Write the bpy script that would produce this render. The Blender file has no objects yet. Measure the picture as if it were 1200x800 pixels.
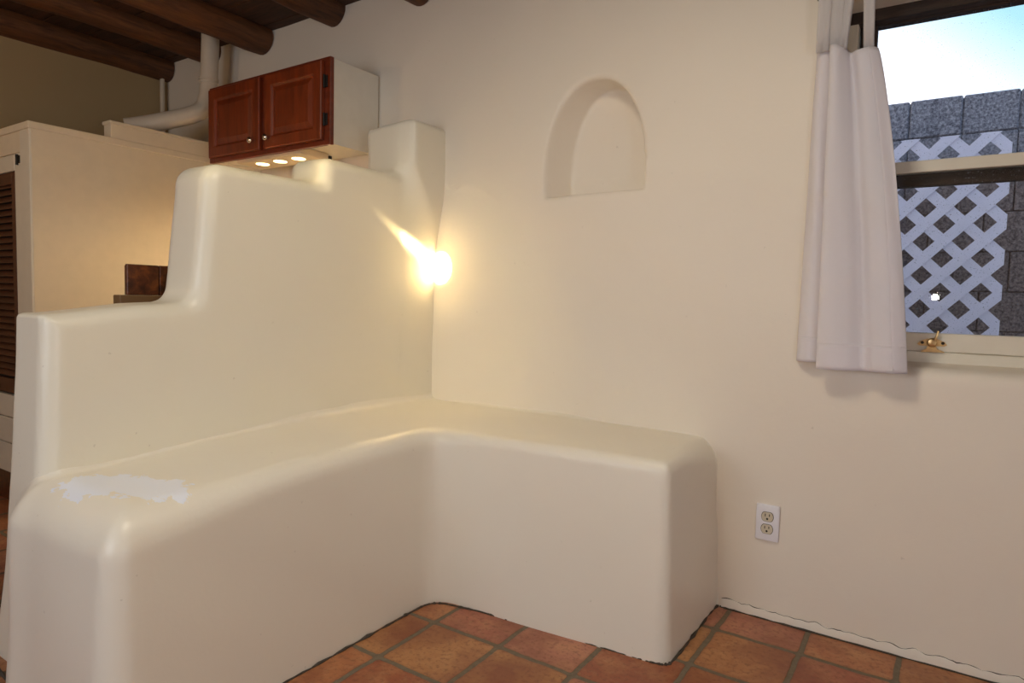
import bpy, bmesh, math, random
import numpy as np
from mathutils import Vector, Matrix, noise
random.seed(7)
S = bpy.context.scene
COL = S.collection
PI = math.pi

# ------------------------------------------------------------------ helpers
def link(o, parent=None):
    COL.objects.link(o)
    if parent is not None:
        o.parent = parent
    return o

def obj(name, bm, mat, parent=None, smooth=None, loc=None):
    me = bpy.data.meshes.new(name)
    bmesh.ops.recalc_face_normals(bm, faces=bm.faces)
    bm.to_mesh(me); bm.free()
    for m in (mat if isinstance(mat, (list, tuple)) else [mat]):
        me.materials.append(m)
    o = bpy.data.objects.new(name, me)
    if smooth is not None:
        for p in me.polygons: p.use_smooth = True
        if smooth < 180:
            me.set_sharp_from_angle(angle=math.radians(smooth))
    if loc is not None: o.location = loc
    return link(o, parent)

def tag(o, label, cat, group=None):
    o['label'] = label; o['category'] = cat
    if group: o['group'] = group
    return o

def struct(o, label=None):
    o['kind'] = 'structure'
    if label: o['label'] = label
    return o

def thing(name, label, cat, group=None, loc=(0, 0, 0)):
    o = bpy.data.objects.new(name, None); o.empty_display_size = .05
    o.location = loc
    link(o); return tag(o, label, cat, group)

def box(bm, lo, hi, bev=0, seg=2, mi=0):
    """axis aligned box with bevelled edges"""
    lo = Vector(lo); hi = Vector(hi)
    r = bmesh.ops.create_cube(bm, size=1)
    for v in r['verts']:
        v.co = Vector(((lo[i] + hi[i]) / 2 + v.co[i] * (hi[i] - lo[i]) for i in range(3)))
    fs = list({f for v in r['verts'] for f in v.link_faces})
    for f in fs: f.material_index = mi
    if bev > 0:
        es = list({e for v in r['verts'] for e in v.link_edges})
        bmesh.ops.bevel(bm, geom=es, offset=bev, segments=seg, affect='EDGES', profile=.5, material=-1)
    return bm

def bx(lo, hi, bev=0, seg=2):
    return box(bmesh.new(), lo, hi, bev, seg)

def lathe(bm, prof, center, axis, seg=24):
    """profile [(radius, along)] turned about an axis ('x','y','z') through center"""
    c = Vector(center)
    ax = {'x': (Vector((1, 0, 0)), Vector((0, 1, 0)), Vector((0, 0, 1))),
          'y': (Vector((0, 1, 0)), Vector((0, 0, 1)), Vector((1, 0, 0))),
          'z': (Vector((0, 0, 1)), Vector((1, 0, 0)), Vector((0, 1, 0)))}[axis]
    rings = []
    for r, t in prof:
        if r < 1e-6:
            rings.append([bm.verts.new(c + ax[0] * t)])
        else:
            rings.append([bm.verts.new(c + ax[0] * t + ax[1] * (r * math.cos(2 * PI * k / seg)) + ax[2] * (r * math.sin(2 * PI * k / seg))) for k in range(seg)])
    for a, b in zip(rings, rings[1:]):
        for k in range(seg):
            k2 = (k + 1) % seg
            if len(a) == 1 and len(b) == 1: continue
            if len(a) == 1: bm.faces.new((a[0], b[k], b[k2]))
            elif len(b) == 1: bm.faces.new((a[k], b[0], a[k2]))
            else: bm.faces.new((a[k], b[k], b[k2], a[k2]))
    return bm

def catmull(pts, n):
    P = [Vector(p) for p in pts]
    P = [P[0] * 2 - P[1]] + P + [P[-1] * 2 - P[-2]]
    out = []
    for i in range(1, len(P) - 2):
        for k in range(n):
            t = k / n
            a, b, c, d = P[i - 1], P[i], P[i + 1], P[i + 2]
            out.append(.5 * ((2 * b) + (c - a) * t + (2 * a - 5 * b + 4 * c - d) * t * t + (3 * b - a - 3 * c + d) * t ** 3))
    out.append(P[-2])
    return out

def tube(bm, path, rad, seg=14, caps=True):
    """round tube along a list of points; rad is a number or a function of the index share"""
    path = [Vector(p) for p in path]
    up = Vector((.31, .17, .93)).normalized()
    rings = []
    for i, p in enumerate(path):
        t = (path[min(i + 1, len(path) - 1)] - path[max(i - 1, 0)]).normalized()
        a = (up - t * up.dot(t)).normalized(); b = t.cross(a)
        up = a
        r = rad(i / (len(path) - 1)) if callable(rad) else rad
        rings.append([bm.verts.new(p + a * (r * math.cos(2 * PI * k / seg)) + b * (r * math.sin(2 * PI * k / seg))) for k in range(seg)])
    for a, b in zip(rings, rings[1:]):
        for k in range(seg):
            bm.faces.new((a[k], a[(k + 1) % seg], b[(k + 1) % seg], b[k]))
    if caps:
        bm.faces.new(rings[0][::-1]); bm.faces.new(rings[-1])
    return bm

def prism(bm, poly, axis, lo, hi):
    """polygon of 2D points extruded along an axis ('x','y','z')"""
    def P(u, v, w):
        return {'x': (w, u, v), 'y': (u, w, v), 'z': (u, v, w)}[axis]
    a = [bm.verts.new(P(u, v, lo)) for u, v in poly]
    b = [bm.verts.new(P(u, v, hi)) for u, v in poly]
    bm.faces.new(a[::-1]); bm.faces.new(b)
    n = len(poly)
    for i in range(n):
        bm.faces.new((a[i], a[(i + 1) % n], b[(i + 1) % n], b[i]))
    return bm

# ------------------------------------------------ hand-smoothed adobe: implicit solids meshed with surface nets
def smin(a, b, k):
    h = np.clip(.5 + .5 * (b - a) / k, 0, 1)
    return b * (1 - h) + a * h - k * h * (1 - h)

def smax(a, b, k):
    return -smin(-a, -b, k)

def rbox(x, y, cx, cy, hx, hy, r):
    qx = np.abs(x - cx) - hx + r; qy = np.abs(y - cy) - hy + r
    return np.sqrt(np.maximum(qx, 0) ** 2 + np.maximum(qy, 0) ** 2) + np.minimum(np.maximum(qx, qy), 0) - r

def rext(d2, dz, r):
    """solid with outline d2 and height dz, its edge rounded by r"""
    a = d2 + r; b = dz + r
    return np.sqrt(np.maximum(a, 0) ** 2 + np.maximum(b, 0) ** 2) + np.minimum(np.maximum(a, b), 0) - r

def lumps(x, y, z, s=1.0):
    """slow hand-trowelled unevenness in metres"""
    return s * (.0022 * np.sin(5.1 * x + 3.3 * z + 1.1) * np.cos(4.3 * y + 2.7 * z) + .0016 * np.sin(9.7 * z + 7.1 * x + 5. * y)
                + .0009 * np.sin(17. * x - 11. * z + 3.) * np.sin(15. * y + 13. * z))

def net(name, f, lo, hi, h, mat, parent=None):
    n = [int(math.ceil((b - a) / h)) + 1 for a, b in zip(lo, hi)]
    ax = [lo[i] + h * np.arange(n[i]) for i in range(3)]
    X, Y, Z = np.meshgrid(*ax, indexing='ij')
    F = f(X, Y, Z)
    ins = F < 0
    acc = np.zeros(tuple(k - 1 for k in n) + (3,)); cnt = np.zeros(tuple(k - 1 for k in n))
    P = np.stack([X, Y, Z], -1)
    def cut(a, d, k):
        s = list(d); s[a] = k
        return tuple(s)
    for a in range(3):
        b, c = [(1, 2), (0, 2), (0, 1)][a]
        for ob in (0, 1):
            for oc in (0, 1):
                s0 = [None] * 3; s1 = [None] * 3
                s0[a] = slice(0, n[a] - 1); s1[a] = slice(1, n[a])
                s0[b] = s1[b] = slice(ob, n[b] - 1 + ob); s0[c] = s1[c] = slice(oc, n[c] - 1 + oc)
                s0 = tuple(s0); s1 = tuple(s1)
                m = ins[s0] != ins[s1]
                f0 = F[s0]; f1 = F[s1]
                t = np.where(m, f0 / np.where(m, f0 - f1, 1), 0)
                q = P[s0] + (P[s1] - P[s0]) * t[..., None]
                acc += q * m[..., None]; cnt += m
    act = cnt > 0
    idx = -np.ones(act.shape, dtype=np.int64); idx[act] = np.arange(act.sum())
    V = acc[act] / cnt[act][:, None]
    quads = []
    for a in range(3):
        b, c = [(1, 2), (2, 0), (0, 1)][a]
        s0 = [slice(1, n[i] - 1) for i in range(3)]; s1 = list(s0)
        s0[a] = slice(0, n[a] - 1); s1[a] = slice(1, n[a])
        i0 = ins[tuple(s0)]; i1 = ins[tuple(s1)]
        m = i0 != i1
        w = np.argwhere(m)
        if len(w) == 0: continue
        base = w.copy()
        base[:, b] += 1; base[:, c] += 1
        def cell(db, dc):
            q = base.copy(); q[:, b] -= db; q[:, c] -= dc
            return idx[q[:, 0], q[:, 1], q[:, 2]]
        q = np.stack([cell(0, 0), cell(1, 0), cell(1, 1), cell(0, 1)], 1)
        fl = ~i0[m]
        q[fl] = q[fl][:, ::-1]
        quads.append(q)
    Q = np.concatenate(quads)
    Q = Q[(Q >= 0).all(1)]
    me = bpy.data.meshes.new(name)
    me.vertices.add(len(V)); me.vertices.foreach_set('co', V.ravel())
    me.loops.add(len(Q) * 4); me.loops.foreach_set('vertex_index', Q.ravel())
    me.polygons.add(len(Q)); me.polygons.foreach_set('loop_start', np.arange(len(Q)) * 4)
    me.polygons.foreach_set('use_smooth', np.ones(len(Q), dtype=bool))
    me.update(calc_edges=True); me.validate()
    me.materials.append(mat)
    o = bpy.data.objects.new(name, me)
    return link(o, parent)

# ------------------------------------------------------------------ materials
class NT:
    def __init__(s, name):
        s.m = bpy.data.materials.new(name); s.m.use_nodes = True
        s.t = s.m.node_tree; s.t.nodes.clear()
        s.out = s.t.nodes.new('ShaderNodeOutputMaterial')
    def n(s, typ, **kw):
        x = s.t.nodes.new(typ)
        for k, v in kw.items():
            if k in x.inputs: x.inputs[k].default_value = v
            else: setattr(x, k, v)
        return x
    def l(s, a, b): s.t.links.new(a, b)
    def math(s, op, a, b=None, c=None):
        x = s.t.nodes.new('ShaderNodeMath'); x.operation = op
        for i, v in enumerate((a, b, c)):
            if v is None: continue
            if isinstance(v, (int, float)): x.inputs[i].default_value = v
            else: s.l(v, x.inputs[i])
        return x.outputs[0]
    def mix(s, f, a, b):
        x = s.t.nodes.new('ShaderNodeMix'); x.data_type = 'RGBA'
        for sock, v in ((x.inputs['Factor'], f), (x.inputs[6], a), (x.inputs[7], b)):
            if isinstance(v, (int, float)): sock.default_value = v
            elif isinstance(v, (tuple, list)): sock.default_value = (*v, 1) if len(v) == 3 else v
            else: s.l(v, sock)
        return x.outputs[2]
    def obj(s, scale=(1, 1, 1), rot=(0, 0, 0), loc=(0, 0, 0)):
        c = s.n('ShaderNodeNewGeometry')
        m = s.n('ShaderNodeMapping'); m.inputs['Scale'].default_value = scale; m.inputs['Rotation'].default_value = rot; m.inputs['Location'].default_value = loc
        s.l(c.outputs['Position'], m.inputs['Vector']); return m.outputs['Vector']
    def noise(s, vec, scale, detail=3, rough=.5, dist=0):
        x = s.n('ShaderNodeTexNoise'); x.inputs['Scale'].default_value = scale; x.inputs['Detail'].default_value = detail
        x.inputs['Roughness'].default_value = rough; x.inputs['Distortion'].default_value = dist
        if vec is not None: s.l(vec, x.inputs['Vector'])
        return x.outputs['Fac']
    def ramp(s, f, stops):
        x = s.n('ShaderNodeValToRGB'); e = x.color_ramp.elements
        while len(e) < len(stops): e.new(.5)
        for q, (p, c) in zip(e, stops):
            q.position = p; q.color = (*c, 1) if len(c) == 3 else c
        s.l(f, x.inputs[0]); return x.outputs[0]
    def bsdf(s, color, rough=.5, metal=0, spec=.5, bump=None, bstr=.3, bdist=.01, **kw):
        p = s.n('ShaderNodeBsdfPrincipled')
        def st(sock, v):
            if isinstance(v, (int, float)): sock.default_value = v
            elif isinstance(v, (tuple, list)): sock.default_value = (*v, 1)
            else: s.l(v, sock)
        st(p.inputs['Base Color'], color); st(p.inputs['Roughness'], rough); st(p.inputs['Metallic'], metal)
        p.inputs['Specular IOR Level'].default_value = spec
        for k, v in kw.items(): st(p.inputs[k], v)
        if bump is not None:
            b = s.n('ShaderNodeBump'); b.inputs['Strength'].default_value = bstr; b.inputs['Distance'].default_value = bdist
            s.l(bump, b.inputs['Height']); s.l(b.outputs[0], p.inputs['Normal'])
        s.l(p.outputs[0], s.out.inputs[0]); s.p = p
        return s.m

def plaster(name, col, rough, bstr=.25, patch=False):
    t = NT(name); v = t.obj()
    big = t.noise(v, 1.7, 3); fine = t.noise(v, 38, 4, .6); mid = t.noise(v, 9, 3)
    c = t.mix(t.math('MULTIPLY', big, .9), tuple(k * .96 for k in col), tuple(min(1, k * 1.03) for k in col))
    spk = t.math('GREATER_THAN', t.noise(v, 55, 2, .5), .765)          # small scuffs and specks
    c = t.mix(t.math('MULTIPLY', spk, .25), c, (.36, .31, .25))
    if patch:
        # bare patch of whiter filler on the seat: a stain with its own ragged outline
        g = t.n('ShaderNodeNewGeometry'); sp = t.n('ShaderNodeSeparateXYZ'); t.l(g.outputs['Position'], sp.inputs[0])
        n1 = t.math('MULTIPLY', t.math('SUBTRACT', t.noise(t.obj((1, 2.2, 1)), 17, 4, .65), .5), .16)
        n2 = t.math('MULTIPLY', t.math('SUBTRACT', t.noise(t.obj((1, 1.5, 1), loc=(3, 1, 2)), 23, 4, .65), .5), .12)
        px = t.math('ADD', sp.outputs[0], n1); py = t.math('ADD', sp.outputs[1], n2)
        def ell(cx, cy, a, b, rot):
            dx = t.math('SUBTRACT', px, cx); dy = t.math('SUBTRACT', py, cy)
            ca, sa = math.cos(rot), math.sin(rot)
            u = t.math('ADD', t.math('MULTIPLY', dx, ca / a), t.math('MULTIPLY', dy, sa / a))
            w = t.math('ADD', t.math('MULTIPLY', dx, -sa / b), t.math('MULTIPLY', dy, ca / b))
            return t.math('ADD', t.math('MULTIPLY', u, u), t.math('MULTIPLY', w, w))
        e = t.math('MINIMUM', ell(.390, -1.388, .112, .072, .5), ell(.515, -1.350, .098, .066, .25))
        up = t.math('GREATER_THAN', t.math('MULTIPLY', sp.outputs[2], 1), .4)
        sn = t.n('ShaderNodeSeparateXYZ'); t.l(g.outputs['Normal'], sn.inputs[0])
        m = t.math('MULTIPLY', t.math('LESS_THAN', e, 1), t.math('MULTIPLY', up, t.math('GREATER_THAN', sn.outputs[2], .55)))
        c = t.mix(m, c, (.80, .85, .97))
    h = t.math('ADD', t.math('MULTIPLY', mid, .6), t.math('MULTIPLY', fine, .4))
    return t.bsdf(c, rough, 0, .5, h, bstr, .006)

M = {}
M['wall'] = plaster('cream_plaster_wall', (.80, .735, .64), .55, .30)
M['adobe'] = plaster('cream_plaster_adobe', (.80, .765, .66), .36, .20)
M['bench'] = plaster('cream_plaster_bench', (.80, .76, .67), .36, .20, patch=True)
M['kitchen_paint'] = plaster('kitchen_wall_paint', (.42, .31, .165), .7, .2)

def wood(name, c0, c1, axis='z', scale=6, rough=.4, coat=0, knots=False):
    t = NT(name)
    sc = {'x': (.12, 1, 1), 'y': (1, .12, 1), 'z': (1, 1, .12)}[axis]
    v = t.obj(sc)
    g = t.noise(v, scale * 6, 4, .6, .6); b = t.noise(v, scale, 3, .5, .3)
    f = t.math('ADD', t.math('MULTIPLY', g, .55), t.math('MULTIPLY', b, .45))
    c = t.ramp(f, [(.32, c0), (.68, c1)])
    return t.bsdf(c, rough, 0, .5, f, .15, .003, **({'Coat Weight': coat} if coat else {}))

M['cherry'] = wood('cherry_stained_wood', (.10, .014, .003), (.27, .045, .009), 'z', 7, .38, .12)
M['cherry_h'] = wood('cherry_stained_wood_rail', (.09, .011, .003), (.21, .030, .007), 'x', 7, .38, .12)
M['log'] = wood('dark_stained_log', (.014, .006, .003), (.19, .070, .022), 'y', 9, .65)
M['plank'] = wood('dark_ceiling_planks', (.014, .006, .003), (.09, .034, .013), 'x', 8, .75)
M['louver'] = wood('brown_louver_wood', (.06, .020, .008), (.12, .042, .018), 'x', 9, .5)
M['dark_wood'] = wood('dark_brown_rail', (.02, .013, .01), (.07, .04, .025), 'x', 14, .8)  # dark brown tone for the window head, upper sash and ledge bracket

def plain(name, col, rough=.5, metal=0, spec=.5, var=.06, nscale=20, bstr=.06):
    t = NT(name); v = t.obj(); n = t.noise(v, nscale, 3)
    c = t.mix(n, tuple(k * (1 - var) for k in col), tuple(min(1, k * (1 + var)) for k in col))
    return t.bsdf(c, rough, metal, spec, n, bstr, .002)

M['white_paint'] = plain('white_painted_panel', (.70, .66, .57), .5)
M['cab_side'] = plain('white_laminate', (.74, .71, .64), .4)
M['cream_paint'] = plain('cream_painted_wood', (.72, .67, .56), .45, bstr=.1)
M['flue'] = plain('cream_painted_metal', (.66, .58, .47), .42)
M['closet'] = plain('cream_painted_board', (.74, .65, .50), .5)
M['chrome'] = plain('polished_metal', (.75, .72, .68), .16, 1)
M['brass'] = plain('worn_brass', (.62, .42, .20), .28, 1, var=.25, nscale=90)
M['black'] = plain('black_iron', (.012, .011, .010), .5, .4)
M['plate'] = plain('white_plastic_plate', (.80, .80, .86), .3)
M['ivory'] = plain('ivory_plastic', (.60, .54, .42), .35)
M['slot'] = plain('dark_slot', (.015, .012, .01), .7)
M['lattice'] = plain('white_lattice_vinyl', (.84, .80, .90), .45)
M['housing'] = plain('beige_lamp_housing', (.74, .62, .44), .4)
M['dirt'] = plain('dark_grime_grout', (.06, .048, .038), .9, var=.4, nscale=60, bstr=.5)
M['ground'] = plain('dry_soil', (.22, .17, .13), .95, var=.3, nscale=30, bstr=.6)

def tile_brown():
    t = NT('brown_glazed_tile'); v = t.obj()
    n = t.noise(v, 30, 4, .65, .5)
    c = t.ramp(n, [(.3, (.028, .008, .005)), (.5, (.085, .024, .010)), (.72, (.20, .06, .016))])
    return t.bsdf(c, .3, 0, .5, n, .2, .004)
M['tile'] = tile_brown()

def glow():
    t = NT('halogen_lens'); e = t.n('ShaderNodeEmission'); e.inputs['Color'].default_value = (1, .74, .36, 1); e.inputs['Strength'].default_value = 9
    t.l(e.outputs[0], t.out.inputs[0]); return t.m
M['glow'] = glow()

def glass():
    t = NT('window_glass'); tr = t.n('ShaderNodeBsdfTransparent'); gl = t.n('ShaderNodeBsdfGlossy'); gl.inputs['Roughness'].default_value = .018
    tr.inputs['Color'].default_value = (.96, .97, .98, 1)
    fr = t.n('ShaderNodeFresnel'); fr.inputs['IOR'].default_value = 1.45
    mx = t.n('ShaderNodeMixShader'); t.l(fr.outputs[0], mx.inputs[0]); t.l(tr.outputs[0], mx.inputs[1]); t.l(gl.outputs[0], mx.inputs[2])
    # dust on the pane: sparse pale specks
    v = t.obj(); d = t.n('ShaderNodeBsdfDiffuse'); d.inputs['Color'].default_value = (.7, .7, .75, 1)
    sp = t.math('MULTIPLY', t.math('GREATER_THAN', t.noise(v, 260, 2, .5), .70), .35)
    m2 = t.n('ShaderNodeMixShader'); t.l(sp, m2.inputs[0]); t.l(mx.outputs[0], m2.inputs[1]); t.l(d.outputs[0], m2.inputs[2])
    t.l(m2.outputs[0], t.out.inputs[0]); return t.m
M['glass'] = glass()

def cloth(name, col, trans, sheer=0.0):
    t = NT(name); v = t.obj()
    wv = t.n('ShaderNodeTexWave'); wv.inputs['Scale'].default_value = 260; wv.bands_direction = 'X'; t.l(v, wv.inputs['Vector'])
    wz = t.n('ShaderNodeTexWave'); wz.inputs['Scale'].default_value = 260; wz.bands_direction = 'Z'; t.l(v, wz.inputs['Vector'])
    h = t.math('ADD', wv.outputs['Fac'], wz.outputs['Fac'])
    n = t.noise(v, 14, 3)
    b = t.n('ShaderNodeBump'); b.inputs['Strength'].default_value = .12; b.inputs['Distance'].default_value = .002
    t.l(t.math('ADD', t.math('MULTIPLY', h, .15), n), b.inputs['Height'])
    d = t.n('ShaderNodeBsdfDiffuse'); d.inputs['Color'].default_value = (*col, 1); t.l(b.outputs[0], d.inputs['Normal'])
    tl = t.n('ShaderNodeBsdfTranslucent'); tl.inputs['Color'].default_value = (*col, 1)
    mx = t.n('ShaderNodeMixShader'); mx.inputs[0].default_value = trans
    t.l(d.outputs[0], mx.inputs[1]); t.l(tl.outputs[0], mx.inputs[2])
    if sheer:
        tr = t.n('ShaderNodeBsdfTransparent'); m2 = t.n('ShaderNodeMixShader'); m2.inputs[0].default_value = sheer
        t.l(mx.outputs[0], m2.inputs[1]); t.l(tr.outputs[0], m2.inputs[2]); t.l(m2.outputs[0], t.out.inputs[0])
    else:
        t.l(mx.outputs[0], t.out.inputs[0])
    return t.m
M['cloth'] = cloth('white_cotton', (.93, .91, .94), .44)
M['tab'] = cloth('white_cotton_tab', (.84, .82, .82), .45, .22)

def floor_tiles():
    t = NT('saltillo_tiles'); g = t.n('ShaderNodeNewGeometry')
    P = .2385; X0, Y0 = .7885, -.6400
    # wavering, hand-cut tile edges
    v = t.obj(); nz = t.n('ShaderNodeTexNoise'); nz.inputs['Scale'].default_value = 13; nz.inputs['Detail'].default_value = 3; t.l(v, nz.inputs['Vector'])
    off = t.n('ShaderNodeVectorMath'); off.operation = 'SUBTRACT'; t.l(nz.outputs['Color'], off.inputs[0]); off.inputs[1].default_value = (.5, .5, .5)
    sc = t.n('ShaderNodeVectorMath'); sc.operation = 'SCALE'; t.l(off.outputs[0], sc.inputs[0]); sc.inputs['Scale'].default_value = .012
    ad = t.n('ShaderNodeVectorMath'); t.l(g.outputs['Position'], ad.inputs[0]); t.l(sc.outputs[0], ad.inputs[1])
    sp = t.n('ShaderNodeSeparateXYZ'); t.l(ad.outputs[0], sp.inputs[0])
    u = t.math('DIVIDE', t.math('SUBTRACT', sp.outputs[0], X0), P); w = t.math('DIVIDE', t.math('SUBTRACT', sp.outputs[1], Y0), P)
    fu = t.math('FRACT', u); fw = t.math('FRACT', w)
    du = t.math('MINIMUM', fu, t.math('SUBTRACT', 1, fu)); dw = t.math('MINIMUM', fw, t.math('SUBTRACT', 1, fw))
    # rounded tile corners
    R = .075
    a = t.math('MAXIMUM', t.math('SUBTRACT', R, du), 0); b = t.math('MAXIMUM', t.math('SUBTRACT', R, dw), 0)
    d = t.math('SUBTRACT', R, t.math('SQRT', t.math('ADD', t.math('MULTIPLY', a, a), t.math('MULTIPLY', b, b))))
    mr = t.n('ShaderNodeMapRange'); mr.interpolation_type = 'SMOOTHSTEP'
    mr.inputs['From Min'].default_value = .026; mr.inputs['From Max'].default_value = .036; t.l(d, mr.inputs['Value'])
    tile = mr.outputs[0]
    cv = t.n('ShaderNodeCombineXYZ'); t.l(t.math('FLOOR', u), cv.inputs[0]); t.l(t.math('FLOOR', w), cv.inputs[1])
    wn = t.n('ShaderNodeTexWhiteNoise'); wn.noise_dimensions = '2D'; t.l(cv.outputs[0], wn.inputs['Vector'])
    rnd = wn.outputs['Value']
    base = t.ramp(rnd, [(0, (.33, .085, .030)), (.3, (.50, .155, .065)), (.55, (.54, .27, .090)), (.75, (.40, .105, .050)), (1, (.58, .24, .15))])
    n1 = t.noise(v, 11, 5, .65, .4); n2 = t.noise(v, 70, 3, .6)
    c = t.mix(t.math('MULTIPLY', t.math('SUBTRACT', n1, .42), 1.7), base, (.62, .35, .15))
    c = t.mix(t.ramp(n2, [(.5, (0, 0, 0)), (.68, (.6, .6, .6))]), c, (.13, .040, .018))
    c = t.mix(t.ramp(t.noise(v, 34, 5, .7), [(.52, (0, 0, 0)), (.72, (.6, .6, .6))]), c, (.55, .30, .14))
    c = t.mix(t.ramp(t.noise(v, 5, 4, .6), [(.42, (0, 0, 0)), (.66, (.8, .8, .8))]), c, (.22, .055, .022))
    edge = t.n('ShaderNodeMapRange'); edge.inputs['From Min'].default_value = .03; edge.inputs['From Max'].default_value = .13; edge.inputs['To Min'].default_value = .55; edge.inputs['To Max'].default_value = 0; t.l(t.math('ADD', d, t.math('MULTIPLY', t.math('SUBTRACT', n1, .5), .12)), edge.inputs['Value'])
    c = t.mix(edge.outputs[0], c, (.17, .055, .025))
    gr = t.mix(t.noise(v, 60, 4, .7), (.08, .062, .04), (.24, .19, .13))
    col = t.mix(tile, gr, c)
    ro = t.math('ADD', t.math('MULTIPLY', tile, -.42), .85)
    h = t.math('ADD', t.math('MULTIPLY', tile, 1), t.math('MULTIPLY', n1, .18))
    m = t.bsdf(col, ro, 0, .5, h, .6, .004)
    return m
M['floor'] = floor_tiles()

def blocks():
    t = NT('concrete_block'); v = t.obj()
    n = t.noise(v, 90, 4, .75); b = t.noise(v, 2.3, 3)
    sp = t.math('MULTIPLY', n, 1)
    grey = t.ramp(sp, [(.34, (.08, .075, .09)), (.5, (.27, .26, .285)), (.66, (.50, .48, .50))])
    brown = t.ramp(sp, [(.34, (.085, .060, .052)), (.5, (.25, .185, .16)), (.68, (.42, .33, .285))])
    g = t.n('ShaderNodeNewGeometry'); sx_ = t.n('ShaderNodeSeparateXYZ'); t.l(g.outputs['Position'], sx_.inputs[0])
    hgt = t.math('MULTIPLY_ADD', sx_.outputs[2], -2.2, 4.05)             # the lower courses turn browner
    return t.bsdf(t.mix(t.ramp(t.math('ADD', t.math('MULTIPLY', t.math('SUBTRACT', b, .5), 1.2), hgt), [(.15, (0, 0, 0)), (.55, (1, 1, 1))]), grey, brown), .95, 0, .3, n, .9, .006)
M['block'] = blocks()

# ------------------------------------------------------------------ measurements (metres): back wall on y = 0, room towards -y
CEIL = 2.32
XL, XR, YF = -1.866, 3.30, -3.75          # inner faces of the side and front walls
WX0, WX1, WZ0, WZ1, WY = 1.745, 2.66, .828, 1.872, .10      # window opening and the plane of its sash

# ------------------------------------------------------------------ wall with arched niche and window opening
def f_back(x, y, z):
    d = -(y + lumps(x, y * 0, z, 1.3)) 
    slab = np.maximum(d, y - .24)
    # niche: shrinks and shifts to the right with depth
    k = np.clip(y / .115, 0, 1.2)
    a = .199 - .030 * k; cx = .947 + .028 * k; b = .336 - .016 * k; z0 = 1.45
    ex = np.abs(x - cx) / a; ez = np.maximum(z - z0, 0) / b
    e = np.sqrt(ex ** 2.15 + ez ** 2.15 + 1e-9) - 1
    taper = np.maximum(z0 - z, 0) * .06
    e = np.maximum(e * .2 - taper * .1, (1.379 + .13 * (x - .748) * .1 - z))
    niche = smax(e, y - .115, .006)
    f = smax(slab, -niche, .007)
    # window opening with soft plaster reveals and a sill falling into the room
    sill = (WZ0 + .005 - .008 + .16 * np.minimum(y, .1)) - z
    win = np.maximum(np.maximum(WX0 - x, x - WX1), np.maximum(sill, z - WZ1))
    f = smax(f, -win, .035)
    return f
wall_back = struct(net('wall_back', f_back, (XL - .12, -.03, -.06), (XR + .12, .27, CEIL + .11), .010, M['wall']),
                   'cream plastered back wall with an arched niche and a window opening')

def f_part(x, y, z):
    """stepped adobe partition between the bench and the kitchen"""
    k = .05
    def blk(y0, y1, z1, r=.03):
        return rbox(y, z, (y0 + y1) / 2, z1 / 2 - .5, (y1 - y0) / 2, z1 / 2 + .5, r)
    bat = -.012 + .03 * np.clip(z, 0, 1)          # the end leans back a little
    d = blk(-1.475, .3, .958, .035) + .012 * np.clip((-y - 1.12) / .33, 0, 1)
    yy = bat * 1.0
    d = smin(d, rbox(y + .10 * np.clip(1.30 - z, 0, .5), z, -.361, .19, .661, 1.191, .065), .06)
    d = smin(d, blk(-.585, .3, 1.478, .045), .04)
    xl = .004 - .10 * np.clip((.62 - z) / .62, 0, 1) ** 1.2
    xr = .212 + 0 * z
    dx = np.abs(x - (xl + xr) / 2) - (xr - xl) / 2
    f = rext(d + yy * np.clip((-y - 1.2) / .2, 0, 1), dx, .046)
    # the square pillar at the wall
    q = np.clip((z - 1.02) / .42, 0, 1); q = q * q * (3 - 2 * q)
    wd = .035 + .185 * np.clip((1.52 - z) / .25, 0, 1)
    e = np.clip((y + .215) / wd, 0, 1); e = e * e * (3 - 2 * e)
    cr = .196 + .064 * q * e    # swells out from the wall face as it rises
    c2 = rbox(x, y, (cr - .003) / 2, .05, (cr + .003) / 2, .25, .035)
    c = rext(c2, z - (1.682 + .06 * (x - .12)), .018)
    f = smin(f, c, .035)
    return f + lumps(x, y, z)
part = struct(net('wall_partition', f_part, (-.16, -1.53, -.03), (.34, .03, 1.75), .0095, M['adobe']),
              'stepped cream adobe half-wall between the bench and the kitchen')

def f_bench(x, y, z):
    # two legs of the corner bench, joined by a rounded inside corner
    bat = .022 * np.clip((.5 - z) / .5, -.2, 1)
    near = np.clip((-y - .75) / .6, 0, 1)
    legA = rbox(x, y, .42, -.60, .242 + .0 * z, .912, .05)
    # front of the wall leg runs slightly askew
    yf = -.497 + .062 * np.clip((x - .66) / .775, 0, 1.1)
    xe = 1.437
    qx = x - xe; qy = yf - y
    r = .022
    a = qx + r; b = qy + r
    legB = np.sqrt(np.maximum(a, 0) ** 2 + np.maximum(b, 0) ** 2) + np.minimum(np.maximum(a, b), 0) - r
    legB = np.maximum(legB, y - .05)
    d2 = smin(legA, legB, .085) - bat
    top = .560 - .030 * near ** 1.5 - .004 * np.clip(x - .6, 0, 1)
    # edge radius: tight along the wall leg, wide on the partition leg, widest at the near end
    s = np.clip((x - .55) / .35, 0, 1)
    rad = .064 * (1 - s) + .030 * s + .045 * np.clip((-y - 1.15) / .35, 0, 1)
    rad = rad + .06 * np.clip((x - 1.28) / .14, 0, 1) * np.clip((y + .30) / .28, 0, 1)
    f = rext(d2, z - top, rad)
    p = np.minimum(f_part(x, y, z), 1e3)
    kk = .036 + .11 * np.clip((-y - 1.36) / .09, 0, 1) * np.clip((.53 - z) / .10, 0, 1)   # the end face flows into the half-wall
    f2 = np.maximum(smin(f, p + .0022, kk), f - kk)
    f3 = np.maximum(smin(f2, -y + .0015, .012), f2 - .012)
    return f3 + lumps(x, y, z)
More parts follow.
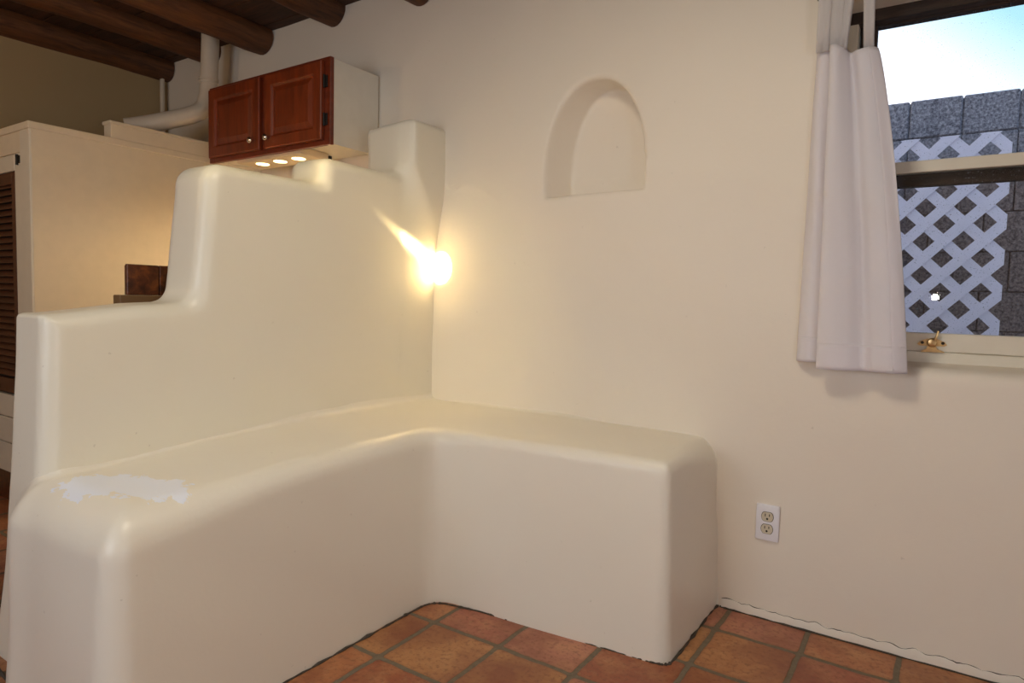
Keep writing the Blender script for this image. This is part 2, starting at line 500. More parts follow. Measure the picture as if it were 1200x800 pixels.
bench = net('adobe_bench', f_bench, (-.16, -1.57, -.03), (1.53, .03, .64), .0095, M['bench'])
tag(bench, 'L-shaped cream plaster bench built into the corner with a whitish patch on its seat', 'bench')

# dark grime line where the plaster meets the tiles
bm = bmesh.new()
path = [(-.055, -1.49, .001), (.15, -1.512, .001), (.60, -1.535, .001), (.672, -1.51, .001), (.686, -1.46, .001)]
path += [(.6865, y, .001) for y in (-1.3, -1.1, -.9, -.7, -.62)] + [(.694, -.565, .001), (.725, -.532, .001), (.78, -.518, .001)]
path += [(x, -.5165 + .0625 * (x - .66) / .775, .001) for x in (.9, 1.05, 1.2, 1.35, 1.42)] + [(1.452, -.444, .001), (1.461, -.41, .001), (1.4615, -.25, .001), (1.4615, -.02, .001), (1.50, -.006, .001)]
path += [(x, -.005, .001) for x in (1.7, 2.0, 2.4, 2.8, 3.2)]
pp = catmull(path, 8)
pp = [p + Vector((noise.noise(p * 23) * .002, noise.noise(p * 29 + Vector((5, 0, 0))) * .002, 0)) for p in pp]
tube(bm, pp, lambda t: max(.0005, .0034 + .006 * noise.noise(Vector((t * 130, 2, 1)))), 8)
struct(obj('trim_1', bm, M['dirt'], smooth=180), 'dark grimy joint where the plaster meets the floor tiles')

# cracked strip of newer plaster low on the wall, right of the bench
bm = bmesh.new()
xs = [1.475 + i * .008 for i in range(150)]
rows = []
def CR(x):
    return .029 + .009 * noise.noise(Vector((x * 9, 1, 3))) + .008 * noise.noise(Vector((x * 31, 4, 3))) + .003 * noise.noise(Vector((x * 90, 4, 3)))
for i, x in enumerate(xs):
    h = CR(x)
    y0 = 0.0034 + .0
    rows.append([bm.verts.new((x, .004, -.005)), bm.verts.new((x, -.0052, -.005)), bm.verts.new((x, -.0048, h * .5)), bm.verts.new((x, -.0040, h - .002)), bm.verts.new((x, -.003, h)), bm.verts.new((x, .004, h + .001))])
for a, b in zip(rows, rows[1:]):
    for k in range(5): bm.faces.new((a[k], b[k], b[k + 1], a[k + 1]))
bm.faces.new(rows[0]); bm.faces.new(rows[-1][::-1])
strip = struct(obj('trim_2', bm, plaster('patched_plaster', (.80, .75, .67), .7, .8), smooth=40), 'cracked strip of patching plaster along the foot of the wall')
bm = bmesh.new()
tube(bm, [(x, -.0028, CR(x) + .0008) for x in xs],
     lambda t: max(.0001, .0008 + .0014 * noise.noise(Vector((t * 40, 0, 0)))), 6)
obj('crack', bm, M['dirt'], strip, smooth=180)

# ------------------------------------------------------------------ the rest of the shell
def grid_plane(name, lo, hi, n, fn, mat):
    return None
floor = struct(obj('floor', bx((XL - .15, YF - .15, -.12), (XR + .15, .20, 0)), M['floor']), 'terracotta tile floor with dark grout')
struct(obj('wall_left', bx((XL - .15, YF - .1, -.05), (XL, .0, CEIL + .1)), M['kitchen_paint']), 'olive-tan kitchen side wall behind the closet')
struct(obj('wall_right', bx((XR, YF - .1, -.05), (XR + .15, .0, CEIL + .1)), M['wall']))
struct(obj('wall_front', bx((XL - .15, YF - .15, -.05), (XR + .15, YF, CEIL + .1)), M['wall']))
bm = bmesh.new()
x = XL - .15
yb = YF - .15
i = 0
while yb < .02:                                     # boards laid across the logs
    w = .19 + .03 * random.random()
    box(bm, (XL - .15, yb, CEIL + .002 * random.random()), (XR + .15, min(yb + w - .004, .02), CEIL + .03), .002, 1)
    yb += w
box(bm, (XL - .15, YF - .15, CEIL + .028), (XR + .15, .25, CEIL + .12))
struct(obj('ceiling', bm, M['plank']), 'dark stained plank ceiling')

logs = [(-1.852, 2.292, .074, 'dark roof log lying along the top of the kitchen side wall'),
        (-1.392, 2.306, .076, 'roof log that the flue pipe rises beside, second from the kitchen side wall'),
        (-.945, 2.286, .077, 'roof log ending above the left half of the wall cabinet'),
        (-.412, 2.312, .072, 'roof log ending above the right end of the wall cabinet'),
        (.122, 2.283, .068, 'roof log whose tip shows above the pillar of the stepped half-wall')]
for i, (lx, lz, lr, lab) in enumerate(logs):
    bm = bmesh.new()
    path = []
    N = 40
    y0, y1 = YF + .02, -.004
    for k in range(N + 1):
        y = y0 + (y1 - y0) * k / N
        path.append((lx + .006 * math.sin(y * 2.1 + i) * min(1, -y * 2), y, lz + .005 * math.sin(y * 1.7 + 2 * i) * min(1, -y * 2)))
    tube(bm, path, lambda t: lr * (1 + .03 * math.sin(t * 11 + i)) if t < .985 else lr, 22)
    for v in bm.verts:                              # hewn, slightly knotty surface
        v.co += Vector((noise.noise(v.co * 6), 0, noise.noise(v.co * 6 + Vector((9, 0, 0))))) * .006
        v.co.y = min(v.co.y, -.001)
    tag(obj('roof_log', bm, M['log'], smooth=60), lab, 'roof beam', 'round roof logs')

# ------------------------------------------------------------------ window
win = struct(bpy.data.objects.new('window_1', None), 'double-hung window in the back wall'); link(win)
yA = WY
bm = bmesh.new()                                       # fixed frame
box(bm, (WX0 + .0, yA - .004, .834), (WX1, yA + .085, .8708), .003)       # stool under the sash
box(bm, (WX0 - .01, yA, .83), (WX0 + .028, yA + .085, 1.88), .003)
box(bm, (WX1 - .028, yA, .83), (WX1 + .01, yA + .085, 1.88), .003)
obj('frame', bm, M['cream_paint'], win)
obj('head', bx((WX0, yA - .002, 1.838), (WX1, yA + .085, 1.90), .003), M['dark_wood'], win)
def sash(name, z0, z1, rb, rt, y0, y1, mat_rail, parent, stile=.045):
    bm = bmesh.new()
    xa, xb = WX0 + .03, WX1 - .03
    box(bm, (xa, y0, z0), (xa + stile, y1, z1), .003)
    box(bm, (xb - stile, y0, z0), (xb, y1, z1), .003)
    box(bm, (xa + stile - .001, y0, z0), (xb - stile + .001, y1, z0 + rb), .003)
    box(bm, (xa + stile - .001, y0, z1 - rt), (xb - stile + .001, y1, z1), .003)
    s = obj(name, bm, mat_rail, parent)
    obj('pane', bx((xa + stile - .006, (y0 + y1) / 2 - .0015, z0 + rb - .006), (xb - stile + .006, (y0 + y1) / 2 + .0015, z1 - rt + .006)), M['glass'], s)
    return s
lower = sash('lower_sash', .8715, 1.4205, .0535, .034, yA, yA + .032, M['cream_paint'], win)
upper = sash('upper_sash', 1.352, 1.842, .062, .008, yA + .036, yA + .066, M['dark_wood'], win)
upper['label'] = 'dark brown upper sash'
# brass latch on the bottom rail
lc = Vector((2.009, yA, .895))
bm = bmesh.new()
prism(bm, [(lc.x - .037, .892), (lc.x - .030, .901), (lc.x - .012, .909), (lc.x + .012, .909), (lc.x + .030, .901), (lc.x + .037, .892), (lc.x + .030, .888), (lc.x - .030, .888)], 'y', yA - .003, yA)
lathe(bm, [(.013, -.001), (.013, -.012), (.010, -.017), (0, -.019)], (lc.x, yA, .898), 'y', 20)
tube(bm, [(lc.x + .004, yA - .012, .898), (lc.x + .008, yA - .017, .910), (lc.x + .011, yA - .018, .922), (lc.x + .014, yA - .016, .931)], lambda t: .0042 - .0016 * t, 10)
prism(bm, [(lc.x - .008, .893), (lc.x + .008, .893), (lc.x + .013, .880), (lc.x + .031, .873), (lc.x + .031, .8705), (lc.x - .026, .8705), (lc.x - .026, .873), (lc.x - .013, .880)], 'y', yA - .010, yA - .001)
latch = obj('latch', bm, M['brass'], win, smooth=35); latch['label'] = 'worn brass latch'
for sx in (-.024, .026):
    obj('screw', lathe(bmesh.new(), [(.0045, -.002), (.0042, -.0045), (.002, -.0055), (0, -.0056)], (lc.x + sx, yA, .897), 'y', 12), M['slot'], latch, smooth=60)

# ------------------------------------------------------------------ curtain on its rod
rod = thing('curtain_rod', 'thin black rod carrying the white curtain above the window', 'curtain rod')
ROD = Vector((0, -.045, 1.925))
obj('pole', lathe(bmesh.new(), [(0, 1.640), (.011, 1.640), (.011, 1.652), (.007, 1.655), (.007, 2.752), (.011, 2.755), (.011, 2.767), (0, 2.767)], (0, ROD.y, ROD.z), 'x', 16), M['black'], rod, smooth=40)
for hx in (1.676, 2.72):
    bm = bmesh.new()
    tube(bm, catmull([(hx, .006, 1.892), (hx, -.035, 1.892), (hx, -.050, 1.900), (hx, -.056, 1.916), (hx, -.053, 1.932)], 5), .0035, 8)
    obj('bracket', bm, M['black'], rod, smooth=60)

cur = thing('tab_curtain', 'white cotton tab-top curtain hanging at the left side of the window', 'curtain')
bot = [(1.668, -.012), (1.680, -.030), (1.704, -.040), (1.728, -.036), (1.744, -.026), (1.738, -.036), (1.731, -.052), (1.742, -.062), (1.775, -.066), (1.815, -.060), (1.842, -.046), (1.858, -.044), (1.880, -.058), (1.915, -.066), (1.945, -.060), (1.960, -.052)]
top = [(1.681, -.020), (1.690, -.032), (1.702, -.038), (1.714, -.036), (1.722, -.030), (1.722, -.033), (1.720, -.044), (1.726, -.052), (1.742, -.052), (1.757, -.044), (1.766, -.032), (1.774, -.034), (1.790, -.050), (1.810, -.054), (1.830, -.046), (1.842, -.040)]
cb = catmull([(x, -.045 + (y + .045) * 1.35, 0) for x, y in bot], 6); ct = catmull([(x, -.043 + (y + .043) * 1.5, 0) for x, y in top], 6)
def curtain_sheet(z_of, t0, t1, nz, off=0.0, th=.0016, u0=0):
    bm = bmesh.new()
    front = []
    for j in range(nz + 1):
        t = t0 + (t1 - t0) * j / nz                     # 0 at the header, 1 at the hem
        row = []
        for i, (a, b) in enumerate(zip(ct, cb)):
            u = i / (len(ct) - 1)
            if u < u0: continue
            s = t ** .80
            p = a.lerp(b, s)
            # the leading edge swings out from the header then hangs straight
            p.x += .006 * math.sin(PI * min(1, t * 1.0)) * max(0, (u - .45) / .55)
            w = noise.noise(Vector((u * 5, t * 3.2, 1.7))) * .010 + noise.noise(Vector((u * 11, t * 2.2, 4.1))) * .007
            p.y += w * math.sin(PI * min(1, t + .12)) - .010 * t
            p.y -= off
            z = z_of(u, t)
            row.append(bm.verts.new((p.x, min(p.y, -.008), z)))
        front.append(row)
    for a, b in zip(front, front[1:]):
        for i in range(len(a) - 1):
            bm.faces.new((a[i], b[i], b[i + 1], a[i + 1]))
    return bm
def cz(u, t):
    ztop = 1.737 - .010 * math.sin(PI * min(1, max(0, (u - .62) / .3))) - .026 * max(0, (u - .45) / .55)
    zbot = .829 - .017 * min(1, max(0, (u - .30) / .08)) + .004 * u
    return ztop + (zbot - ztop) * t
pan = obj('panel', curtain_sheet(cz, 0, 1, 70), M['cloth'], cur, smooth=180)
sol = pan.modifiers.new('thick', 'SOLIDIFY'); sol.thickness = .0016; sol.offset = 0
sh = obj('side_hem', curtain_sheet(cz, .0, .999, 60, off=.0022, u0=.885), M['cloth'], pan, smooth=180)
sol = sh.modifiers.new('thick', 'SOLIDIFY'); sol.thickness = .0012; sol.offset = 0
hm = obj('hem', curtain_sheet(cz, .918, .999, 8, off=.0022), M['cloth'], pan, smooth=180)
sol = hm.modifiers.new('thick', 'SOLIDIFY'); sol.thickness = .0012; sol.offset = 0
def tab(xa0, xa1, xb0, xb1, zb):
    """loop of cloth: from the header up over the rod and down again"""
    bm = bmesh.new()
    prof = [(-.047, 0), (-.052, .35), (-.0555, .8)] + [(-.045 - .0105 * math.cos(k * PI / 6), 1 + (.0105 * math.sin(k * PI / 6)) / .19) for k in range(7)] + [(-.0345, .8), (-.036, .35), (-.038, 0)]
    rows = []
    for y, s in prof:
        sc = min(1, s)
        x0 = xa0 + (xb0 - xa0) * sc; x1 = xa1 + (xb1 - xa1) * sc
        z = zb - .012 + (ROD.z - zb + .012) * s
        rows.append([bm.verts.new((x0 + (x1 - x0) * k / 5, y - .003 * math.sin(k * 1.9 + xa0 * 90) * (1 - .6 * sc), z)) for k in range(6)])
    for a, b in zip(rows, rows[1:]):
        for k in range(5): bm.faces.new((a[k], a[k + 1], b[k + 1], b[k]))
    o = obj('tab', bm, M['tab'], cur, smooth=180)
    s = o.modifiers.new('thick', 'SOLIDIFY'); s.thickness = .0014; s.offset = 0
tab(1.683, 1.719, 1.686, 1.722, 1.737)
tab(1.717, 1.744, 1.722, 1.757, 1.737)
tab(1.742, 1.763, 1.758, 1.780, 1.735)
tab(1.806, 1.832, 1.797, 1.825, 1.722)

# ------------------------------------------------------------------ outdoors: block wall, lattice, ground
struct(obj('ground', bx((-2.5, .24, -.25), (6, 6, -.05)), M['ground']), 'bare ground between the house and the block wall')
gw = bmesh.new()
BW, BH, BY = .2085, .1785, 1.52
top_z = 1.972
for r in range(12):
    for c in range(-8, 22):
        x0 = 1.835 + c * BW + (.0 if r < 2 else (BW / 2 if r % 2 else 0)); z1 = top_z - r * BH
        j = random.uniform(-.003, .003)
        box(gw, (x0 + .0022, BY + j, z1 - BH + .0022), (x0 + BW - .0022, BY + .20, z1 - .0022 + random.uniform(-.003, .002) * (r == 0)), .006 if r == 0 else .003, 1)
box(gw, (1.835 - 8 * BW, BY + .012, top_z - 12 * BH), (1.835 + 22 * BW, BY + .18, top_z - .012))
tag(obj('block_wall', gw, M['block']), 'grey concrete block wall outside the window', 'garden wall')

LX0, LX1, LZ0, LZ1, LY = .85, 2.222, -.05, 1.744, 1.30
PX, PZ = .1455, .1482
def clip(poly, ax, val, keep_less):
    out = []
    for i in range(len(poly)):
        a, b = poly[i], poly[(i + 1) % len(poly)]
        ia = (a[ax] <= val) == keep_less; ib = (b[ax] <= val) == keep_less
        if ia: out.append(a)
        if ia != ib:
            t = (val - a[ax]) / (b[ax] - a[ax])
            out.append((a[0] + (b[0] - a[0]) * t, a[1] + (b[1] - a[1]) * t))
    return out
lat = bmesh.new()
for sgn in (1, -1):
    # strips run between the openings, whose centres sit on (1.857 + i PX, 1.515 + j PZ) and half-steps
    for k in range(-40, 41):
        cx, czz = 1.857 + PX / 2 + k * PX, 1.515
        hw = .0220 * math.sqrt(2)                         # half width measured along x
        L = 3.0
        m = sgn * PZ / PX
        poly = [(cx - hw - L, czz - m * L), (cx + hw - L, czz - m * L), (cx + hw + L, czz + m * L), (cx - hw + L, czz + m * L)]
        for ax, v, kl in ((0, LX0, False), (0, LX1, True), (1, LZ0, False), (1, LZ1, True)):
            if len(poly) > 2: poly = clip(poly, ax, v, kl)
        if len(poly) > 2:
            y0 = LY if sgn > 0 else LY + .0052
            prism(lat, poly, 'y', y0, y0 + .006)
tag(obj('lattice_panel', lat, M['lattice']), 'white diagonal lattice panel standing outside before the block wall', 'lattice')

# ------------------------------------------------------------------ outlet
out = thing('wall_outlet', 'white double outlet low on the wall right of the bench', 'outlet', loc=(1.6065, 0, .3126))
OX, OZ = 1.6065, .3126
OY = -.004
bm = bx((-.035, -.0062, -.0572), (.035, .004, .0572), .0035, 3)
obj('cover_plate', bm, M['plate'], out, smooth=40, loc=(0, OY, 0))
for s in (1, -1):
    bm = bmesh.new()
    pl = []
    for k in range(28):
        a = 2 * PI * k / 28
        pl.append((.0172 * math.cos(a), s * .0195 + max(-.0142, min(.0142, .0175 * math.sin(a)))))
    prism(bm, pl, 'y', -.0088, -.004)
    rc = obj('receptacle', bm, M['ivory'], out, loc=(0, OY, 0)); rc['label'] = 'ivory receptacle face'
    bm = bmesh.new()
    prism(bm, [(p[0] * 1.09, s * .0195 + (p[1] - s * .0195) * 1.1) for p in pl], 'y', -.0066, -.004)
    obj('gap', bm, M['slot'], rc)
    bm = bmesh.new()
    box(bm, (-.0075, -.0093, s * .0195 + .001), (-.0050, -.0080, s * .0195 + .0095))
    box(bm, (.0050, -.0093, s * .0195 + .002), (.0075, -.0080, s * .0195 + .0095))
    prism(bm, [(.0032 * math.cos(2 * PI * k / 12), s * .0195 - .0062 + .0034 * math.sin(2 * PI * k / 12)) for k in range(12)], 'y', -.0093, -.0080)
    obj('slots', bm, M['slot'], rc)
obj('screw', lathe(bmesh.new(), [(.0032, -.0055), (.003, -.0072), (0, -.0076)], (0, 0, 0), 'y', 12), M['plate'], out, smooth=60, loc=(0, OY, 0))

# ------------------------------------------------------------------ wall cabinet
CX0, CX1, CZ0, CZ1 = -.975, -.115, 1.614, 1.968
cab = thing('wall_cabinet', 'cherry wall cabinet with two raised panel doors and white sides', 'cabinet')
bm = bmesh.new()
box(bm, (CX1 - .016, -.264, CZ0 + .004), (CX1 - .004, -.008, CZ1 - .003), .001, 1)
box(bm, (CX0 + .004, -.264, CZ0 + .004), (CX0 + .016, -.008, CZ1 - .003), .001, 1)
box(bm, (CX0 + .015, -.264, CZ1 - .018), (CX1 - .015, -.008, CZ1 - .004))
box(bm, (CX0 + .015, -.264, CZ0 + .016), (CX1 - .015, -.008, CZ0 + .028))
box(bm, (CX0 + .015, -.016, CZ0 + .02), (CX1 - .015, -.009, CZ1 - .01))
obj('carcass', bm, M['cab_side'], cab)['label'] = 'white laminate carcass'
bm = bmesh.new()
for a, b, c, d in ((CX0, CX0 + .04, CZ0, CZ1), (CX1 - .04, CX1, CZ0, CZ1), (-.568, -.522, CZ0 + .03, CZ1 - .03)):
    box(bm, (a, -.283, c), (b, -.263, d), .0015, 1)
box(bm, (CX0 + .039, -.283, CZ0), (CX1 - .039, -.263, CZ0 + .034), .0015, 1)
box(bm, (CX0 + .039, -.283, CZ1 - .034), (CX1 - .039, -.263, CZ1), .0015, 1)
obj('face_frame', bm, M['cherry_h'], cab)
def door(x0, x1, z0, z1, hinge_x, knob_x):
    bm = bmesh.new()
    yb, yf = -.284, -.303
    rings = []
    # inset from the edge, y of the ring
    for ins, y in ((0, yb), (0, yf + .004), (.004, yf), (.046, yf), (.050, yf + .002), (.056, yf + .009), (.060, yf + .009), (.082, yf + .001), (.086, yf + .001)):
        rings.append([bm.verts.new((x, y, z)) for x, z in ((x0 + ins, z0 + ins), (x1 - ins, z0 + ins), (x1 - ins, z1 - ins), (x0 + ins, z1 - ins))])
    for a, b in zip(rings, rings[1:]):
        for k in range(4): bm.faces.new((a[k], a[(k + 1) % 4], b[(k + 1) % 4], b[k]))
    bm.faces.new(rings[-1]); bm.faces.new(rings[0][::-1])
    d = obj('door', bm, M['cherry'], cab)
    k = obj('knob', lathe(bmesh.new(), [(.0001, -.303), (.006, -.303), (.0055, -.311), (.0075, -.315), (.0135, -.320), (.0145, -.325), (.0125, -.330), (.006, -.3325), (0, -.333)], (knob_x, 0, z0 + .042), 'y', 24), M['chrome'], d, smooth=60)
    k['label'] = 'polished metal knob'
    for hz in (z0 + .082, z1 - .082):
        bm = bmesh.new()
        s = 1 if hinge_x > knob_x else -1
        box(bm, (hinge_x, -.2875, hz - .024), (hinge_x + s * .018, -.283, hz + .024), .001, 1)
        lathe(bm, [(0, -.026), (.005, -.026), (.005, .026), (0, .026)], (hinge_x + s * .002, -.289, hz), 'z', 12)
        h = obj('hinge', bm, M['black'], d); h['label'] = 'black exposed hinge'
door(-.955, -.562, 1.634, 1.952, -.957, -.600)
door(-.527, -.150, 1.634, 1.952, -.148, -.489)

# light strip under the cabinet
ul = thing('spotlight_bar', 'beige light strip with three glowing lamps under the wall cabinet', 'light fitting')
bm = bmesh.new()
box(bm, (-.79, -.255, 1.600), (-.325, -.110, 1.6295), .004)
box(bm, (-.79, -.2615, 1.603), (-.325, -.256, 1.6295), .001, 1)
obj('housing', bm, M['housing'], ul)
for lx in (-.685, -.555, -.425):
    bm = bmesh.new()
    lathe(bm, [(0, -.0008), (.026, -.0008), (.030, .0), (.030, .004)], (lx, -.195, 1.5990), 'z', 24)
    obj('lamp_lens', bm, M['glow'], ul, smooth=50)
obj('clip', bx((-.372, -.082, 1.612), (-.352, -.066, 1.629), .003), M['black'], ul)

# ------------------------------------------------------------------ flue pipe and conduit
fl = thing('flue_pipe', 'thick cream flue pipe bending up from the closet to the ceiling', 'pipe')
pth = catmull([(-1.385, -.470, 1.795), (-1.33, -.39, 1.822), (-1.27, -.30, 1.858), (-1.225, -.225, 1.893), (-1.208, -.175, 1.935), (-1.200, -.155, 2.00), (-1.196, -.150, 2.075), (-1.185, -.150, 2.2), (-1.178, -.150, 2.33)], 10)
obj('pipe', tube(bmesh.new(), pth, .043, 24), M['flue'], fl, smooth=60)
for z, r in ((2.085, .0475), (2.068, .046)):
    obj('collar', lathe(bmesh.new(), [(.042, -.008), (r, -.006), (r, .006), (.042, .008)], (-1.197, -.150, z), 'z', 24), M['flue'], fl, smooth=40)
bm = bmesh.new(); tube(bm, [(-1.838, -.045, 1.69), (-1.838, -.045, 2.32)], .0125, 14)
cond = thing('conduit', 'thin vertical cream conduit in the far kitchen corner', 'pipe')
obj('pipe', bm, M['flue'], cond, smooth=60)
for z in (1.85, 2.25):
    obj('strap', bx((-1.866, -.062, z), (-1.823, -.028, z + .015), .002), M['flue'], cond)

# ------------------------------------------------------------------ closet with louvered door
clo = thing('utility_closet', 'cream boxed-in closet with a brown louvered door under the flue pipe', 'closet')
KX = -1.2
obj('side_panel', bx((KX - .02, -.945, .14), (KX, -.012, 1.664), .002, 1), M['closet'], clo)
obj('raised_panel', bx((KX - .065, -.628, 1.688), (KX, -.012, 1.757), .002, 1), M['closet'], clo)
bm = bmesh.new()
box(bm, (KX - .03, -.957, 1.660), (KX + .006, -.012, 1.690), .003)
box(bm, (XL + .006, -.957, 1.660), (KX - .028, -.925, 1.690), .003)
box(bm, (XL + .006, -.93, 1.672), (KX - .028, -.012, 1.686))
box(bm, (KX - .07, -.634, 1.752), (KX + .004, -.012, 1.768), .003)
obj('top_trim', bm, M['closet'], clo)
obj('header', bx((XL + .006, -.948, 1.572), (-1.296, -.93, 1.662), .002, 1), M['closet'], clo)
obj('corner_post', bx((-1.298, -.952, .14), (KX - .001, -.90, 1.661), .004), M['cream_paint'], clo)
bm = bmesh.new()
box(bm, (-1.372, -.945, .50), (-1.299, -.925, 1.572), .002, 1)
box(bm, (XL + .01, -.946, 1.500), (-1.373, -.925, 1.570), .002, 1)
obj('door_casing', bm, M['cream_paint'], clo)
dr = bmesh.new()
box(dr, (-1.415, -.944, .515), (-1.376, -.918, 1.497), .002, 1)
box(dr, (XL + .012, -.944, .515), (XL + .055, -.918, 1.497), .002, 1)
box(dr, (XL + .054, -.944, 1.445), (-1.414, -.918, 1.497), .002, 1)
box(dr, (XL + .054, -.944, .515), (-1.414, -.918, .58), .002, 1)
z = .595
while z < 1.44:
    v0 = len(dr.verts)
    prism(dr, [(-.941, z), (-.939, z - .004), (-.920, z + .020), (-.922, z + .024)], 'x', XL + .055, -1.415)
    z += .030
d = obj('louver_door', dr, M['louver'], clo); d['label'] = 'brown louvered door'
obj('backing', bx((XL + .05, -.917, .55), (-1.41, -.910, 1.46)), M['slot'], d)
hg = bmesh.new(); box(hg, (-1.326, -.951, 1.527), (-1.308, -.944, 1.558), .001, 1); lathe(hg, [(0, -.02), (.005, -.02), (.005, .025), (0, .025)], (-1.334, -.950, 1.54), 'z', 10)
obj('hinge', hg, M['black'], d)
bm = bmesh.new()
for z0, z1 in ((.145, .28), (.284, .40), (.404, .505)):
    box(bm, (XL + .01, -.946, z0), (-1.299, -.92, z1), .003)
obj('lower_panel', bm, M['white_paint'], clo)
obj('plinth', bx((XL + .006, -.93, 0), (KX - .012, -.02, .142), .002), M['tile'], clo)

# ------------------------------------------------------------------ kitchen counter behind the half-wall, tiled ledge
kc = thing('kitchen_counter', 'low kitchen counter standing behind the stepped half-wall', 'counter')
bm = bmesh.new()
box(bm, (-.72, -1.06, .10), (-.18, -.02, .862), .002); box(bm, (-.66, -1.02, 0), (-.20, -.04, .102))
obj('base', bm, M['cherry'], kc)
obj('counter_top', bx((-.76, -1.090, .862), (-.170, -.012, .900), .003), plain('cream_counter_top', (.72, .62, .46), .3), kc)
for z0, z1 in ((.12, .52), (.53, .85)):
    obj('drawer', bx((-.742, -1.03, z0), (-.7205, -.06, z1), .003), M['cherry'], kc)
ts = thing('tile_ledge', 'ledge of dark reddish brown glazed tiles showing behind the low step of the half-wall', 'tiles')
obj('backing', bx((-.128, -1.094, .9775), (-.112, -.30, 1.071), .002), M['tile'], ts)
obj('ledge', bx((-.130, -1.128, .90), (-.085, -.28, .977), .003), plain('dark_brown_ledge', (.16, .09, .04), .5), ts)
obj('bracket', bx((-.165, -1.07, .9005), (-.1305, -.30, .93), .002), M['dark_wood'], ts)
for k in range(8):
    obj('tile', bx((-.112, -1.100 + k * .1025, .9775), (-.100, -1.100 + k * .1025 + .1000, 1.0745), .003, 2), M['tile'], ts)

# ------------------------------------------------------------------ sky
W = bpy.data.worlds.new('sky'); S.world = W; W.use_nodes = True
nt = W.node_tree; nt.nodes.clear()
wo = nt.nodes.new('ShaderNodeOutputWorld'); bg = nt.nodes.new('ShaderNodeBackground')
tc = nt.nodes.new('ShaderNodeTexCoord'); sx = nt.nodes.new('ShaderNodeSeparateXYZ'); nt.links.new(tc.outputs['Generated'], sx.inputs[0])
def wm(op, a, b):
    m = nt.nodes.new('ShaderNodeMath'); m.operation = op
    for i, v in enumerate((a, b)):
        if isinstance(v, (int, float)): m.inputs[i].default_value = v
        else: nt.links.new(v, m.inputs[i])
    return m.outputs[0]
g = wm('ADD', wm('MULTIPLY', sx.outputs[0], 1.15), wm('MULTIPLY', sx.outputs[2], 1.6))
rp = nt.nodes.new('ShaderNodeValToRGB'); e = rp.color_ramp.elements
e[0].position = .34; e[0].color = (.95, .92, 1.0, 1)
e[1].position = .90; e[1].color = (.20, .33, .55, 1)
k = e.new(.58); k.color = (.30, .53, .62, 1)
nt.links.new(g, rp.inputs[0]); nt.links.new(rp.outputs[0], bg.inputs[0]); bg.inputs[1].default_value = 2.1
nt.links.new(bg.outputs[0], wo.inputs[0])

# ------------------------------------------------------------------ lamps
def lamp(kind, name, loc, energy, col, target=None, **kw):
    l = bpy.data.lights.new(name, kind); l.energy = energy; l.color = col
    for k, v in kw.items(): setattr(l, k, v)
    o = bpy.data.objects.new(name, l); o.location = loc
    if target is not None:
        o.rotation_euler = (Vector(target) - Vector(loc)).to_track_quat('-Z', 'Y').to_euler()
    link(o); return o
# added fill behind the photographer, standing in for unseen windows
lamp('AREA', 'front_fill_light', (.75, YF + .05, 1.15), 30, (.84, .92, 1.0), (1.0, 0, .55), shape='RECTANGLE', size=1.3, size_y=1.2)
# added cool fill from the right, lifting the low faces; no door there
lamp('AREA', 'side_fill_light', (XR - .05, -2.1, .75), 14, (.84, .91, 1.0), (.6, -1.0, .15), shape='RECTANGLE', size=.8, size_y=1.0)
# added warm fill from above; no fixture is seen
lamp('AREA', 'ceiling_fill', (1.30, -1.45, CEIL - .05), 18, (1.0, .86, .65), (1.40, -1.40, 0), shape='DISK', size=.5)
# camera flash
lamp('POINT', 'camera_flash', (1.968, -2.12, 1.065), 2.0, (1, .92, .80), shadow_soft_size=.018)
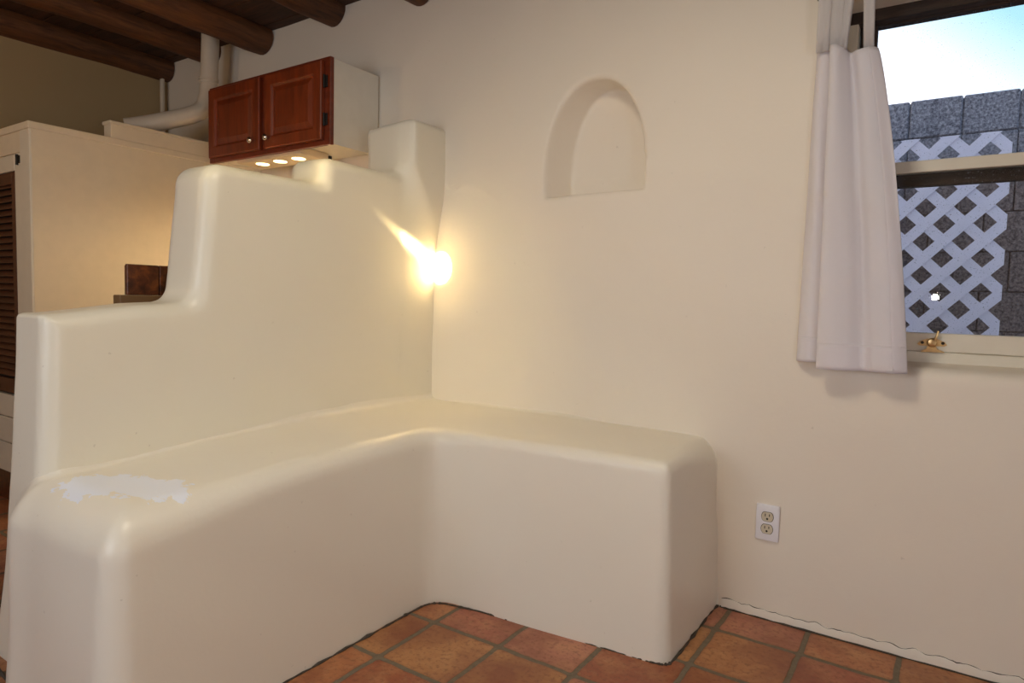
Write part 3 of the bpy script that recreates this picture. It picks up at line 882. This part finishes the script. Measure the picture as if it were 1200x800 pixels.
# narrow warm spot grazing the half-wall, plus added fills imitating its halo and bounce
lamp('SPOT', 'wall_spot', (.309, -1.9, 2.215), 22000, (1.0, .75, .36), (.253, 0, 1.118), spot_size=math.radians(3.1), spot_blend=.7, shadow_soft_size=.008)
lamp('SPOT', 'spot_halo_fill', (.330, -1.9, 2.215), 60, (1.0, .74, .32), (.251, 0, 1.116), spot_size=math.radians(12), spot_blend=1.0, shadow_soft_size=.01)
lamp('SPOT', 'spot_bounce_fill', (.312, -1.9, 2.215), 36, (1.0, .79, .34), (.34, 0, .90), spot_size=math.radians(32), spot_blend=1.0, shadow_soft_size=.05)
# added fill warming the kitchen walls and logs; no lamp is seen
lamp('POINT', 'kitchen_fill', (-.95, -2.2, 1.75), 10, (1.0, .64, .32), shadow_soft_size=.12)
for lx in (-.685, -.555, -.425):
    lamp('SPOT', 'halogen', (lx, -.195, 1.595), 13, (1.0, .70, .36), (lx, -.30, .9), spot_size=math.radians(150), spot_blend=.8, shadow_soft_size=.025)

# ------------------------------------------------------------------ camera
cd = bpy.data.cameras.new('camera'); cam = bpy.data.objects.new('camera', cd); link(cam)
yaw, pitch, roll, F = .5881, -.0634, .0243, 769.55
f = Vector((-math.sin(yaw) * math.cos(pitch), math.cos(yaw) * math.cos(pitch), math.sin(pitch)))
r0 = Vector((math.cos(yaw), math.sin(yaw), 0)); u0 = r0.cross(f)
r = r0 * math.cos(roll) + u0 * math.sin(roll); u = -r0 * math.sin(roll) + u0 * math.cos(roll)
mt = Matrix((r, u, -f)).transposed().to_4x4(); mt.translation = Vector((2.0507, -2.1443, .9915))
cam.matrix_world = mt
cd.sensor_width = 36; cd.lens = F / 1200 * 36; cd.clip_start = .02
S.camera = cam

S.view_settings.view_transform = 'Standard'; S.view_settings.look = 'None'
S.view_settings.gamma = 1; S.view_settings.exposure = -0.12; S.view_settings.use_curve_mapping = False
S.cycles.use_denoising = True
S.cycles.max_bounces = 12; S.cycles.diffuse_bounces = 8; S.cycles.transparent_max_bounces = 16
S.cycles.caustics_reflective = False; S.cycles.caustics_refractive = False
S.cycles.sample_clamp_indirect = 25
